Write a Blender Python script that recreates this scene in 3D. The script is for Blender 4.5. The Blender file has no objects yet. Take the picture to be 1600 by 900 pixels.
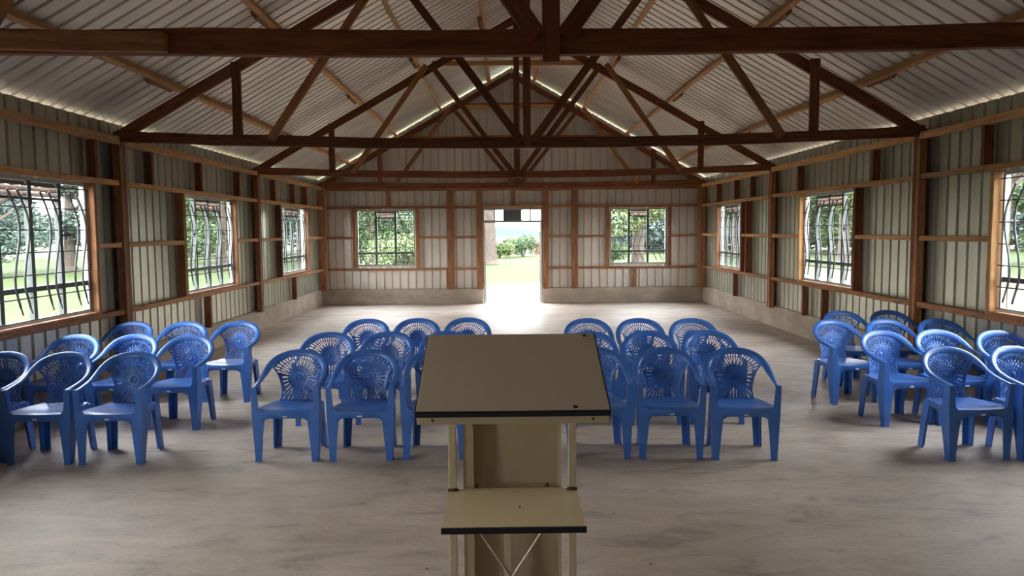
import bpy, bmesh, math, random
from mathutils import Vector, Matrix
random.seed(7)
SC = bpy.context.scene
COL = SC.collection
V = Vector

# ------------------------------------------------------------------ measures (metres)
D = 18.47            # inner face of the end wall framing
BACK = -2.6          # closed wall behind the lectern
XI = 4.68            # inner face of the side wall framing
XS = 4.81            # side wall sheets
RZ, RS = 5.88, 0.565 # ridge height of the roof sheet and its slope
GZ = -0.28           # ground level outside


# ------------------------------------------------------------------ materials
def mat(name, rough=0.6, metal=0.0, color=(0.5, 0.5, 0.5), spec=0.5):
    m = bpy.data.materials.new(name)
    m.use_nodes = True
    b = m.node_tree.nodes['Principled BSDF']
    b.inputs['Base Color'].default_value = (*color, 1)
    b.inputs['Roughness'].default_value = rough
    b.inputs['Metallic'].default_value = metal
    b.inputs['Specular IOR Level'].default_value = spec
    return m, m.node_tree, b


def nd(t, kind, **kw):
    n = t.nodes.new(kind)
    for k, v in kw.items():
        if k in n.inputs:
            n.inputs[k].default_value = v
        else:
            setattr(n, k, v)
    return n


def coords(t, scale=(1, 1, 1), which='Object'):
    tc = nd(t, 'ShaderNodeTexCoord')
    mp = nd(t, 'ShaderNodeMapping')
    mp.inputs['Scale'].default_value = scale
    t.links.new(tc.outputs[which], mp.inputs['Vector'])
    return mp.outputs['Vector']


def noise(t, vec, scale, detail=4, rough=0.55, dist=0.0):
    n = nd(t, 'ShaderNodeTexNoise')
    n.inputs['Scale'].default_value = scale
    n.inputs['Detail'].default_value = detail
    n.inputs['Roughness'].default_value = rough
    n.inputs['Distortion'].default_value = dist
    t.links.new(vec, n.inputs['Vector'])
    return n.outputs['Fac']


def ramp(t, fac, stops):
    r = nd(t, 'ShaderNodeValToRGB')
    e = r.color_ramp.elements
    while len(e) < len(stops):
        e.new(0.5)
    for i, (p, c) in enumerate(stops):
        e[i].position = p
        e[i].color = (*c, 1) if len(c) == 3 else c
    t.links.new(fac, r.inputs['Fac'])
    return r.outputs['Color']


def mixc(t, a, b, fac, mode='MIX'):
    m = nd(t, 'ShaderNodeMix', data_type='RGBA', blend_type=mode)
    for s, i in ((fac, 0), (a, 6), (b, 7)):
        if hasattr(s, 'links') or isinstance(s, bpy.types.NodeSocket):
            t.links.new(s, m.inputs[i])
        else:
            m.inputs[i].default_value = s if i == 0 else (*s, 1)
    return m.outputs[2]


def bump(t, b, h, strength=0.3, dist=0.01):
    n = nd(t, 'ShaderNodeBump')
    n.inputs['Strength'].default_value = strength
    n.inputs['Distance'].default_value = dist
    t.links.new(h, n.inputs['Height'])
    t.links.new(n.outputs['Normal'], b.inputs['Normal'])


def wood(name, dark, mid, light, rough=0.65):
    m, t, b = mat(name, rough, spec=0.25)
    v = coords(t, (1.2, 14, 14))
    f = noise(t, v, 2.0, 6, 0.6, 0.6)
    c = ramp(t, f, [(0.25, dark), (0.5, mid), (0.78, light)])
    oi = nd(t, 'ShaderNodeObjectInfo')
    r = ramp(t, oi.outputs['Random'], [(0, (0.72, 0.70, 0.68)), (1, (1.15, 1.12, 1.08))])
    c = mixc(t, c, r, 1.0, 'MULTIPLY')
    k = noise(t, coords(t, (3, 9, 9)), 1.3, 2)
    kk = ramp(t, k, [(0.28, (0.45, 0.4, 0.38)), (0.38, (1, 1, 1))])
    c = mixc(t, c, kk, 0.7, 'MULTIPLY')
    t.links.new(c, b.inputs['Base Color'])
    bump(t, b, f, 0.25, 0.004)
    return m


M = {}
M['wood_dark'] = wood('truss_timber', (0.080, 0.024, 0.010), (0.165, 0.054, 0.022), (0.26, 0.098, 0.040))
M['wood_mid'] = wood('frame_timber', (0.16, 0.064, 0.028), (0.29, 0.127, 0.054), (0.42, 0.205, 0.092))
M['wood_light'] = wood('rail_timber', (0.34, 0.165, 0.066), (0.50, 0.27, 0.112), (0.63, 0.375, 0.185))

# galvanised sheet: fine vertical streaks and dull spangle
def sheet(name, col_a, col_b, rough, metal, streak):
    m, t, b = mat(name, rough, metal)
    s = noise(t, coords(t, streak), 1.0, 4)
    f = noise(t, coords(t), 0.55, 3)
    c = ramp(t, s, [(0.3, col_a), (0.7, col_b)])
    c2 = ramp(t, f, [(0.3, (0.86, 0.86, 0.85)), (0.7, (1.03, 1.02, 1.0))])
    t.links.new(mixc(t, c, c2, 1.0, 'MULTIPLY'), b.inputs['Base Color'])
    rr = nd(t, 'ShaderNodeMapRange')
    rr.inputs['To Min'].default_value = rough - 0.07
    rr.inputs['To Max'].default_value = rough + 0.1
    t.links.new(s, rr.inputs['Value'])
    t.links.new(rr.outputs[0], b.inputs['Roughness'])
    bump(t, b, noise(t, coords(t, streak), 0.35, 2), 0.12, 0.02)
    return m

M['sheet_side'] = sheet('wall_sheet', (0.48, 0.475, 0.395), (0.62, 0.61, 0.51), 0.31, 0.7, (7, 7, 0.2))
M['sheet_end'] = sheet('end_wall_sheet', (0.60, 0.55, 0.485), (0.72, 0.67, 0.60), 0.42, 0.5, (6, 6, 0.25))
M['sheet_roof'] = sheet('roof_sheet', (0.61, 0.555, 0.49), (0.77, 0.705, 0.625), 0.42, 0.5, (0.35, 5, 0.35))

# concrete floor
m, t, b = mat('screed_floor', 0.6, spec=0.35)
big = noise(t, coords(t, (0.55, 0.8, 1)), 0.7, 6, 0.62, 0.4)
mid = noise(t, coords(t, (1.0, 2.6, 1)), 1.6, 8, 0.68, 0.9)
fine = noise(t, coords(t), 38, 5, 0.7)
c = ramp(t, big, [(0.30, (0.34, 0.265, 0.208)), (0.48, (0.48, 0.388, 0.312)), (0.66, (0.60, 0.50, 0.415))])
c = mixc(t, c, ramp(t, mid, [(0.30, (0.50, 0.48, 0.47)), (0.45, (0.90, 0.89, 0.88)), (0.70, (1.18, 1.17, 1.15))]), 0.85, 'MULTIPLY')
c = mixc(t, c, ramp(t, fine, [(0.3, (0.80, 0.79, 0.78)), (0.6, (1.05, 1.05, 1.05))]), 0.55, 'MULTIPLY')
spk = nd(t, 'ShaderNodeTexVoronoi')
spk.inputs['Scale'].default_value = 2.4
t.links.new(coords(t), spk.inputs['Vector'])
c = mixc(t, c, ramp(t, spk.outputs['Distance'], [(0.015, (0.25, 0.2, 0.17)), (0.035, (1, 1, 1))]), 0.8, 'MULTIPLY')
t.links.new(c, b.inputs['Base Color'])
rr = nd(t, 'ShaderNodeMapRange')
rr.inputs['To Min'].default_value = 0.42
rr.inputs['To Max'].default_value = 0.75
t.links.new(mid, rr.inputs['Value'])
t.links.new(rr.outputs[0], b.inputs['Roughness'])
bump(t, b, mixc(t, mid, fine, 0.4), 0.45, 0.012)
M['floor'] = m

m, t, b = mat('plinth_concrete', 0.85, spec=0.2)
a = noise(t, coords(t, (1, 1, 2)), 1.8, 7, 0.65)
c = ramp(t, a, [(0.3, (0.25, 0.20, 0.155)), (0.55, (0.36, 0.295, 0.23)), (0.75, (0.44, 0.37, 0.30))])
t.links.new(c, b.inputs['Base Color'])
bump(t, b, noise(t, coords(t), 25, 5), 0.5, 0.008)
M['plinth'] = m

# chair plastic
m, t, b = mat('blue_plastic', 0.3, color=(0.06, 0.19, 0.55), spec=0.5)
d = noise(t, coords(t), 9, 5, 0.6)
c = ramp(t, d, [(0.32, (0.042, 0.138, 0.43)), (0.7, (0.056, 0.172, 0.52))])
t.links.new(c, b.inputs['Base Color'])
rr = nd(t, 'ShaderNodeMapRange')
rr.inputs['To Min'].default_value = 0.22
rr.inputs['To Max'].default_value = 0.42
t.links.new(d, rr.inputs['Value'])
t.links.new(rr.outputs[0], b.inputs['Roughness'])
M['plastic'] = m

def speckled(name, ca, cb, scale, rough, metal=0.0, spec=0.4):
    m, t, b = mat(name, rough, metal, spec=spec)
    t.links.new(ramp(t, noise(t, coords(t), scale, 5), [(0.3, ca), (0.7, cb)]), b.inputs['Base Color'])
    return m

M['white_mark'] = speckled('white_print', (0.75, 0.75, 0.75), (0.85, 0.85, 0.85), 40, 0.5)
M['cream'] = speckled('cream_paint', (0.48, 0.40, 0.265), (0.54, 0.455, 0.31), 3.0, 0.32)
M['top'] = speckled('laminate_top', (0.60, 0.495, 0.365), (0.66, 0.55, 0.41), 2.0, 0.45)
M['shelf'] = speckled('laminate_shelf', (0.70, 0.57, 0.34), (0.75, 0.62, 0.39), 2.0, 0.3)
M['black'] = speckled('black_edging', (0.006, 0.007, 0.014), (0.012, 0.013, 0.022), 12, 0.45)
M['rust'] = speckled('rust_spot', (0.05, 0.028, 0.014), (0.13, 0.075, 0.035), 60, 0.8)
M['steel'] = speckled('grey_steel_frame', (0.055, 0.062, 0.058), (0.09, 0.10, 0.095), 8, 0.5, 0.2)
M['bar'] = speckled('grille_steel', (0.055, 0.058, 0.058), (0.10, 0.105, 0.105), 10, 0.5, 0.3)
M['pale_frame'] = speckled('pale_window_edge', (0.36, 0.36, 0.34), (0.44, 0.44, 0.42), 8, 0.5)
M['vent'] = speckled('louvre_board', (0.36, 0.27, 0.23), (0.48, 0.38, 0.33), 9, 0.6)
M['slate'] = speckled('grey_door_panel', (0.12, 0.115, 0.13), (0.18, 0.17, 0.19), 9, 0.5)

m = bpy.data.materials.new('window_glass')
m.use_nodes = True
t = m.node_tree
t.nodes.clear()
o = nd(t, 'ShaderNodeOutputMaterial')
mx = nd(t, 'ShaderNodeMixShader')
lw = nd(t, 'ShaderNodeLayerWeight')
lw.inputs['Blend'].default_value = 0.5
pw = nd(t, 'ShaderNodeMath', operation='POWER')
pw.inputs[1].default_value = 4.5
t.links.new(lw.outputs['Facing'], pw.inputs[0])
fr = nd(t, 'ShaderNodeMath', operation='MULTIPLY_ADD')   # Schlick reflectance of a thin pane, the same from both sides
fr.inputs[1].default_value = 0.92
fr.inputs[2].default_value = 0.06
t.links.new(pw.outputs[0], fr.inputs[0])
tr = nd(t, 'ShaderNodeBsdfTransparent')
tr.inputs['Color'].default_value = (0.94, 0.965, 0.955, 1)
gl = nd(t, 'ShaderNodeBsdfGlossy')
gl.inputs['Roughness'].default_value = 0.03
t.links.new(fr.outputs[0], mx.inputs[0])
t.links.new(tr.outputs[0], mx.inputs[1])
t.links.new(gl.outputs[0], mx.inputs[2])
t.links.new(mx.outputs[0], o.inputs[0])
M['glass'] = m

# outdoors
m, t, b = mat('lawn_and_soil', 0.95, spec=0.1)
tc = nd(t, 'ShaderNodeTexCoord')
sp = nd(t, 'ShaderNodeSeparateXYZ')
t.links.new(tc.outputs['Object'], sp.inputs[0])
g1 = noise(t, coords(t), 0.35, 6, 0.65)
g2 = noise(t, coords(t, (1, 1, 1)), 6.0, 6, 0.7)
grass = ramp(t, g2, [(0.3, (0.017, 0.026, 0.006)), (0.55, (0.026, 0.036, 0.009)), (0.75, (0.038, 0.047, 0.014))])
soil = ramp(t, g2, [(0.3, (0.034, 0.029, 0.021)), (0.6, (0.062, 0.051, 0.038)), (0.8, (0.088, 0.074, 0.058))])
# bare trodden earth on the right of the hall and before the door
def mth(op, a, bv):
    n = nd(t, 'ShaderNodeMath', operation=op)
    for i, s in enumerate((a, bv)):
        if isinstance(s, bpy.types.NodeSocket):
            t.links.new(s, n.inputs[i])
        else:
            n.inputs[i].default_value = s
    return n.outputs[0]
def band(val, lo, hi):
    n = nd(t, 'ShaderNodeMapRange', interpolation_type='SMOOTHSTEP')
    n.inputs['From Min'].default_value = lo
    n.inputs['From Max'].default_value = hi
    t.links.new(val, n.inputs['Value'])
    return n.outputs[0]
right = mth('MULTIPLY', band(sp.outputs['X'], 3.0, 6.0), band(sp.outputs['X'], 27.0, 17.0))
right = mth('MULTIPLY', right, band(sp.outputs['Y'], 48.0, 30.0))
front = mth('MULTIPLY', mth('MULTIPLY', band(sp.outputs['Y'], 17.0, 19.0), band(sp.outputs['Y'], 34.0, 24.0)), band(sp.outputs['X'], -6.0, -2.0))
strip = mth('MULTIPLY', mth('MULTIPLY', band(sp.outputs['X'], -11.0, -9.0), band(sp.outputs['X'], 7.5, 6.0)), band(sp.outputs['Y'], 22.0, 20.5))  # unseen soil strip, added so light bounced to the eaves is less green
mask = mth('MAXIMUM', mth('MAXIMUM', right, front), mth('MULTIPLY', strip, 1.3))
mask = mth('ADD', mask, mth('MULTIPLY', mth('SUBTRACT', g1, 0.5), 1.3))
mask = band(mask, 0.35, 0.65)
t.links.new(mixc(t, grass, soil, mask), b.inputs['Base Color'])
bump(t, b, g2, 0.6, 0.05)
M['ground'] = m

def leafmat(name, a, bb):
    m, t, b = mat(name, 0.6, spec=0.25)
    t.links.new(ramp(t, noise(t, coords(t), 1.7, 3), [(0.3, a), (0.7, bb)]), b.inputs['Base Color'])
    return m
M['leaf_hazed'] = leafmat('hazed_leaves', (0.026, 0.044, 0.034), (0.050, 0.076, 0.056))  # haze from window glare put into the leaf colour as a bluish tint
M['leaf_mid'] = leafmat('green_leaves', (0.030, 0.054, 0.020), (0.058, 0.088, 0.032))
M['leaf_light'] = leafmat('light_leaves', (0.050, 0.072, 0.022), (0.085, 0.108, 0.036))
M['leaf_far'] = leafmat('far_leaves', (0.024, 0.036, 0.030), (0.042, 0.058, 0.047))  # distance haze of the treeline coloured straight into its leaves
M['bark'] = speckled('tree_bark', (0.035, 0.026, 0.019), (0.075, 0.056, 0.042), 4, 0.9)
M['hill'] = speckled('haze_blue_hills', (0.026, 0.033, 0.037), (0.032, 0.038, 0.040), 0.02, 1.0, spec=0.0)  # bluish aerial haze painted in as the colour of the hills
M['red'] = speckled('red_boards', (0.155, 0.036, 0.028), (0.20, 0.052, 0.038), 3, 0.7)
M['brick'] = speckled('pale_clay', (0.20, 0.14, 0.09), (0.28, 0.20, 0.13), 5, 0.9)

# ------------------------------------------------------------------ object helpers
def link(name, me, m=None, parent=None, world=None):
    o = bpy.data.objects.new(name, me)
    COL.objects.link(o)
    if m is not None:
        me.materials.append(m)
    if parent is not None:
        o.parent = parent
        if world is not None:
            o.matrix_basis = parent_world(parent).inverted() @ world
        else:
            o.matrix_basis = parent_world(parent).inverted()
    elif world is not None:
        o.matrix_basis = world
    return o


def parent_world(o):
    w = o.matrix_basis.copy()
    while o.parent:
        o = o.parent
        w = o.matrix_basis @ w
    return w


def mk(name, bm, m, parent=None, world=None, smooth=False, angle=35):
    bmesh.ops.recalc_face_normals(bm, faces=bm.faces[:])
    me = bpy.data.meshes.new(name)
    bm.to_mesh(me)
    bm.free()
    if smooth:
        for p in me.polygons:
            p.use_smooth = True
        me.set_sharp_from_angle(angle=math.radians(angle))
    return link(name, me, m, parent, world)


def empty(name, loc=(0, 0, 0), rz=0.0, parent=None):
    o = bpy.data.objects.new(name, None)
    COL.objects.link(o)
    o.empty_display_size = 0.2
    o.matrix_basis = Matrix.Translation(loc) @ Matrix.Rotation(rz, 4, 'Z')
    if parent:
        o.parent = parent
    return o


def tag(o, label=None, cat=None, group=None, kind=None):
    if label: o['label'] = label
    if cat: o['category'] = cat
    if group: o['group'] = group
    if kind: o['kind'] = kind
    return o


def bx(bm, lo, hi):
    lo, hi = [min(a, b) for a, b in zip(lo, hi)], [max(a, b) for a, b in zip(lo, hi)]
    vs = [bm.verts.new((x, y, z)) for x in (lo[0], hi[0]) for y in (lo[1], hi[1]) for z in (lo[2], hi[2])]
    for f in ((0, 1, 3, 2), (4, 6, 7, 5), (0, 4, 5, 1), (2, 3, 7, 6), (0, 2, 6, 4), (1, 5, 7, 3)):
        bm.faces.new([vs[i] for i in f])


def tube(bm, pts, r, n=6, cap=True):
    pts = [V(p) for p in pts]
    rings = []
    for i, p in enumerate(pts):
        tg = (pts[min(i + 1, len(pts) - 1)] - pts[max(i - 1, 0)]).normalized()
        ref = V((0, 0, 1)) if abs(tg.z) < 0.9 else V((1, 0, 0))
        a = tg.cross(ref).normalized()
        b2 = tg.cross(a).normalized()
        rr = r[i] if isinstance(r, (list, tuple)) else r
        rings.append([bm.verts.new(p + a * (rr * math.cos(2 * math.pi * k / n)) + b2 * (rr * math.sin(2 * math.pi * k / n))) for k in range(n)])
    for q0, q1 in zip(rings, rings[1:]):
        for k in range(n):
            bm.faces.new((q0[k], q0[(k + 1) % n], q1[(k + 1) % n], q1[k]))
    if cap:
        bm.faces.new(rings[0])
        bm.faces.new(rings[-1])


def timber(name, p0, p1, w, d, face, m, parent=None, sag=0.0, jit=0.003, segs=6):
    """a sawn board from p0 to p1; w is its width across `face`, d its thickness along `face`."""
    p0, p1 = V(p0), V(p1)
    L = (p1 - p0).length
    ax = (p1 - p0).normalized()
    fy = V(face)
    fy = (fy - ax * fy.dot(ax)).normalized()
    fz = ax.cross(fy)
    world = Matrix.Translation((p0 + p1) / 2) @ Matrix((ax, fy, fz)).transposed().to_4x4()
    bm = bmesh.new()
    rings = []
    for i in range(segs + 1):
        s = i / segs
        x = (s - 0.5) * L
        oz = -sag * 4 * s * (1 - s) * (1 if fz.z > 0 else -1) + random.uniform(-jit, jit)
        oy = random.uniform(-jit, jit) * 0.5
        dw = random.uniform(-jit, jit)
        rings.append([bm.verts.new((x, oy + a * d / 2, oz + c * (w / 2 + dw))) for a, c in ((-1, -1), (1, -1), (1, 1), (-1, 1))])
    for q0, q1 in zip(rings, rings[1:]):
        for k in range(4):
            bm.faces.new((q0[k], q0[(k + 1) % 4], q1[(k + 1) % 4], q1[k]))
    bm.faces.new(rings[0])
    bm.faces.new(rings[-1])
    o = mk(name, bm, m, parent, world)
    bv = o.modifiers.new('edge', 'BEVEL')
    bv.width = 0.004
    bv.segments = 1
    return o


# ------------------------------------------------------------------ the shell
def profile(u0, u1, pitch=0.2, shift=0.0, rib=0.036):
    """(u, outward offset) pairs of box-rib sheeting between u0 and u1"""
    cyc = ((0.0, 0.0), (0.152, 0.0), (0.160, rib), (0.192, rib), (0.2, 0.0))
    k = math.floor((u0 - shift) / pitch) - 1
    raw = []
    while k * pitch + shift < u1 + pitch:
        for a, o in cyc[:-1]:
            raw.append((k * pitch + shift + a * pitch / 0.2, o))
        k += 1
    out = []
    for (a, oa), (c, oc) in zip(raw, raw[1:]):
        if c <= u0 or a >= u1:
            continue
        lo, hi = max(a, u0), min(c, u1)
        f = lambda q: oa + (oc - oa) * (q - a) / (c - a)
        if not out:
            out.append((lo, f(lo)))
        out.append((hi, f(hi)))
    return out


def sheet_rect(bm, pt, u0, u1, z0, z1):
    """pt(u, out, z) -> world; z0/z1 numbers or functions of u"""
    g = lambda z, u: z(u) if callable(z) else z
    pr = profile(u0, u1)
    prev = None
    for u, o in pr:
        cur = (bm.verts.new(pt(u, o, g(z0, u))), bm.verts.new(pt(u, o, g(z1, u))))
        if prev:
            bm.faces.new((prev[0], cur[0], cur[1], prev[1]))
        prev = cur


left = lambda u, o, z: (-XS - o, u, z)
right_ = lambda u, o, z: (XS + o, u, z)
endw = lambda u, o, z: (u, D + 0.13 + o, z)
backw = lambda u, o, z: (u, BACK - 0.13 - o, z)
WZ0, WZ1 = 0.94, 2.36
WT = 3.11
LW = [(-1.75, -0.6), (1.75, 3.65), (6.22, 8.12), (10.5, 12.4), (15.0, 16.92)]  # first window added out of view to light the lectern; second continues the row
RW = [(5.46, 7.36), (10.4, 12.2), (15.36, 16.96)]
EW = [(-3.89, -2.44), (2.44, 3.86)]


def wall(name, pt, u0, u1, wins, m, top, bottom=0.36, door=None):
    bm = bmesh.new()
    holes = [(a, b2, WZ0, WZ1) for a, b2 in wins]
    if door:
        holes.append((door[0], door[1], -1, door[2]))
    holes.sort()
    u = u0
    for a, b2, za, zb in holes:
        sheet_rect(bm, pt, u, a, bottom, top)
        if za > bottom:
            sheet_rect(bm, pt, a, b2, bottom, za)
        sheet_rect(bm, pt, a, b2, zb, top)
        u = b2
    sheet_rect(bm, pt, u, u1, bottom, top)
    return tag(mk(name, bm, m), kind='structure')


gable = lambda u: RZ - 0.05 - RS * abs(u)
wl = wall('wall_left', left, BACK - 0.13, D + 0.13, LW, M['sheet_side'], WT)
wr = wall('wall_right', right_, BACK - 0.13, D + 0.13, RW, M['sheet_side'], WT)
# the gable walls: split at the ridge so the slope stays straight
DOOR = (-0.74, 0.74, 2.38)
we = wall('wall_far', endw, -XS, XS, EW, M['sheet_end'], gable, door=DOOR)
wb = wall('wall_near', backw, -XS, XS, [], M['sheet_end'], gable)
tag(wl, 'ribbed metal sheet wall on the left with timber framing and barred windows', kind='structure')
tag(wr, 'ribbed metal sheet wall on the right with timber framing and barred windows', kind='structure')
tag(we, 'ribbed metal gable wall around the open doorway', kind='structure')
tag(wb, 'closed metal gable wall behind the lectern', kind='structure')

for nm, s in (('ceiling_left', -1), ('ceiling_right', 1)):
    bm = bmesh.new()
    n = V((s * RS, 0, 1)).normalized()
    pr = profile(BACK - 0.45, D + 0.5, rib=0.042)
    prev = None
    for u, o in pr:
        cur = []
        for x in (0.0, 1.3, 2.6, 3.9, 5.22):
            p = V((s * x, u, RZ - RS * x)) + n * o
            if x == 0.0:
                p.x = 0.0
            cur.append(bm.verts.new(p))
        if prev:
            for k in range(4):
                bm.faces.new((prev[k], cur[k], cur[k + 1], prev[k + 1]))
        prev = cur
    o = mk(nm, bm, M['sheet_roof'])
    tag(o, 'ribbed metal roof sheeting on the %s slope' % ('left' if s < 0 else 'right'), kind='structure')
bm = bmesh.new()
for s in (-1, 1):
    vs = [bm.verts.new(p) for p in ((0, BACK - 0.5, RZ + 0.06), (0, D + 0.55, RZ + 0.06), (s * 0.22, D + 0.55, RZ + 0.06 - 0.22 * RS), (s * 0.22, BACK - 0.5, RZ + 0.06 - 0.22 * RS))]
    bm.faces.new(vs)
bmesh.ops.remove_doubles(bm, verts=bm.verts[:], dist=1e-4)
tag(mk('trim_1', bm, M['sheet_roof']), 'metal ridge cap along the top of the roof', kind='structure')

# floor slab
bm = bmesh.new()
bx(bm, (-5.0, BACK - 0.3, -0.4), (5.0, D + 0.32, 0.0))
tag(mk('floor', bm, M['floor']), 'dusty bare concrete floor', kind='structure')
# plinths
def plinth(nm, boxes, lab):
    bm = bmesh.new()
    for lo, hi in boxes:
        bx(bm, lo, hi)
    o = mk(nm, bm, M['plinth'])
    bv = o.modifiers.new('edge', 'BEVEL')
    bv.width = 0.012
    bv.segments = 2
    tag(o, lab, kind='structure')
plinth('baseboard_left', [((-4.76, BACK, 0.0), (-4.93, D, 0.39))], 'rough concrete plinth under the left wall')
plinth('baseboard_right', [((4.76, BACK, 0.0), (4.93, D, 0.39))], 'rough concrete plinth under the right wall')
plinth('baseboard_far', [((-4.93, D, 0.0), (-0.75, D + 0.26, 0.38)), ((0.75, D, 0.0), (4.93, D + 0.26, 0.38))], 'rough concrete plinth on both sides of the doorway')
plinth('baseboard_near', [((-4.93, BACK, 0.0), (4.93, BACK - 0.26, 0.38))], 'rough concrete plinth behind the lectern')

# ------------------------------------------------------------------ wall framing (parts of their walls)
def side_frame(s, wallobj, wins, posts, ups, lows, jambs):
    ML, MM, MD = M['wood_light'], M['wood_mid'], M['wood_dark']
    n = (s, 0, 0)
    xr = s * (XI + 0.025)
    # rails run between the main posts
    stops = [BACK] + posts + [D - 0.02]
    for a, b2 in zip(stops, stops[1:]):
        a2, b3 = a + 0.075, b2 - 0.075
        timber('rail', (xr, a2, 2.40), (xr, b3, 2.40 + random.uniform(-.01, .01)), 0.062, 0.05, n, ML, wallobj)
        timber('rail', (xr, a2, 0.90), (xr, b3, 0.90 + random.uniform(-.01, .01)), 0.062, 0.05, n, MM, wallobj)
        cuts = [a2] + [q for w in wins if w[0] > a2 and w[1] < b3 for q in (w[0] - 0.09, w[1] + 0.09)] + [b3]
        for q0, q1 in zip(cuts[::2], cuts[1::2]):
            if q1 - q0 > 0.15:
                timber('rail', (xr, q0, 1.685), (xr, q1, 1.685), 0.058, 0.05, n, ML, wallobj, segs=3)
    timber('wall_plate', (xr, BACK, 2.885), (xr, D - 0.05, 2.895), 0.085, 0.055, n, ML, wallobj, segs=20, jit=0.006)
    for y in posts:
        timber('post', (s * (XI + 0.055), y + 0.03, 0.36), (s * (XI + 0.055), y + 0.03, 2.92), 0.10, 0.13, n, MD, wallobj)
        timber('post', (s * (XI + 0.02), y - 0.055, 0.36), (s * (XI + 0.02), y - 0.055, 2.84), 0.06, 0.09, n, MM, wallobj)
    timber('post', (s * (XI + 0.03), D - 0.08, 0.36), (s * (XI + 0.03), D - 0.08, 2.95), 0.14, 0.15, n, MM, wallobj)
    for y in ups:
        timber('stud', (s * (XI + 0.055), y, 2.43), (s * (XI + 0.055), y, 2.845), 0.06, 0.105, n, MD, wallobj, segs=3)
    for y in lows:
        timber('stud', (s * (XI + 0.055), y, 0.38), (s * (XI + 0.055), y, 0.87), 0.06, 0.10, n, MD, wallobj, segs=3)
    for y, w, mm in jambs:
        timber('stud', (s * (XI + 0.055), y, 0.925), (s * (XI + 0.055), y, 2.37), w, 0.115, n, M[mm], wallobj, segs=4)
    # sill board and head batten of each window
    for a, b2 in wins:
        timber('sill_board', (s * (XI + 0.06), a - 0.02, 0.945), (s * (XI + 0.06), b2 + 0.02, 0.945), 0.03, 0.13, n, MM, wallobj, segs=3, jit=0.001)


PL = [3.92, 8.78, 13.6]
side_frame(-1, wl, LW, PL, [5.3, 8.25, 9.55, 11.1, 12.67, 14.62, 15.96, 16.94], [11.25, 15.9],
           [(8.17, 0.05, 'wood_mid'), (6.16, 0.06, 'wood_dark'), (10.42, 0.07, 'wood_mid'), (12.45, 0.05, 'wood_mid'), (14.93, 0.07, 'wood_dark'), (16.98, 0.05, 'wood_mid'), (3.72, 0.05, 'wood_mid'), (1.69, 0.06, 'wood_dark'), (-0.54, 0.05, 'wood_mid'), (-1.81, 0.06, 'wood_dark')])
side_frame(1, wr, RW, PL, [5.3, 7.6, 9.88, 12.37, 14.73, 15.76, 17.05], [11.34, 12.08, 15.76],
           [(7.42, 0.06, 'wood_light'), (5.40, 0.06, 'wood_dark'), (10.33, 0.07, 'wood_dark'), (12.27, 0.06, 'wood_light'), (15.28, 0.08, 'wood_dark'), (14.98, 0.06, 'wood_dark'), (17.02, 0.05, 'wood_mid')])

# far gable framing
nf = (0, 1, 0)
yr = D + 0.03
MM, MD, MLT = M['wood_mid'], M['wood_dark'], M['wood_light']
timber('wall_plate', (-4.66, D - 0.02, 2.90), (4.66, D - 0.02, 2.90), 0.13, 0.10, nf, MM, we, sag=0.02, segs=14, jit=0.008)
for x, w in ((-1.55, 0.15), (-0.83, 0.14), (0.83, 0.14), (1.55, 0.15)):
    timber('post', (x, D + 0.03, 0.36), (x, D + 0.03, 2.84), w, 0.12, nf, MM, we)
for x0, x1 in ((-4.62, -1.64), (1.64, 4.62), (-1.46, -0.91), (0.91, 1.46)):
    for z in (2.415, 1.67, 0.885):
        if z == 1.67 and abs(x0 - x1) > 1:
            wx = EW[0] if x0 < 0 else EW[1]
            timber('rail', (x0, yr, z), (wx[0] - 0.1, yr, z), 0.055, 0.05, nf, MM, we, segs=3)
            timber('rail', (wx[1] + 0.1, yr, z), (x1, yr, z), 0.055, 0.05, nf, MM, we, segs=3)
        else:
            timber('rail', (x0, yr, z), (x1, yr, z), 0.06, 0.05, nf, MM, we)
timber('rail', (-0.75, yr, 2.425), (0.75, yr, 2.425), 0.05, 0.05, nf, MLT, we)
for wx in EW:
    for x in (wx[0] - 0.06, wx[1] + 0.06):
        timber('stud', (x, D + 0.05, 0.92), (x, D + 0.05, 2.38), 0.08, 0.09, nf, MM, we, segs=4)
for x, z0, z1 in ((-3.1, 2.45, 2.83), (0.03, 2.45, 2.83), (3.06, 0.38, 0.85), (-1.62, 0.38, 0.85)):
    timber('stud', (x, D + 0.05, z0), (x, D + 0.05, z1), 0.085, 0.06, nf, MM, we, segs=3)
timber('rail', (-1.45, yr, 4.91), (1.45, yr, 4.91), 0.085, 0.05, nf, MM, we)
timber('rail', (-2.62, yr, 4.13), (2.62, yr, 4.13), 0.075, 0.05, nf, MM, we)

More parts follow.
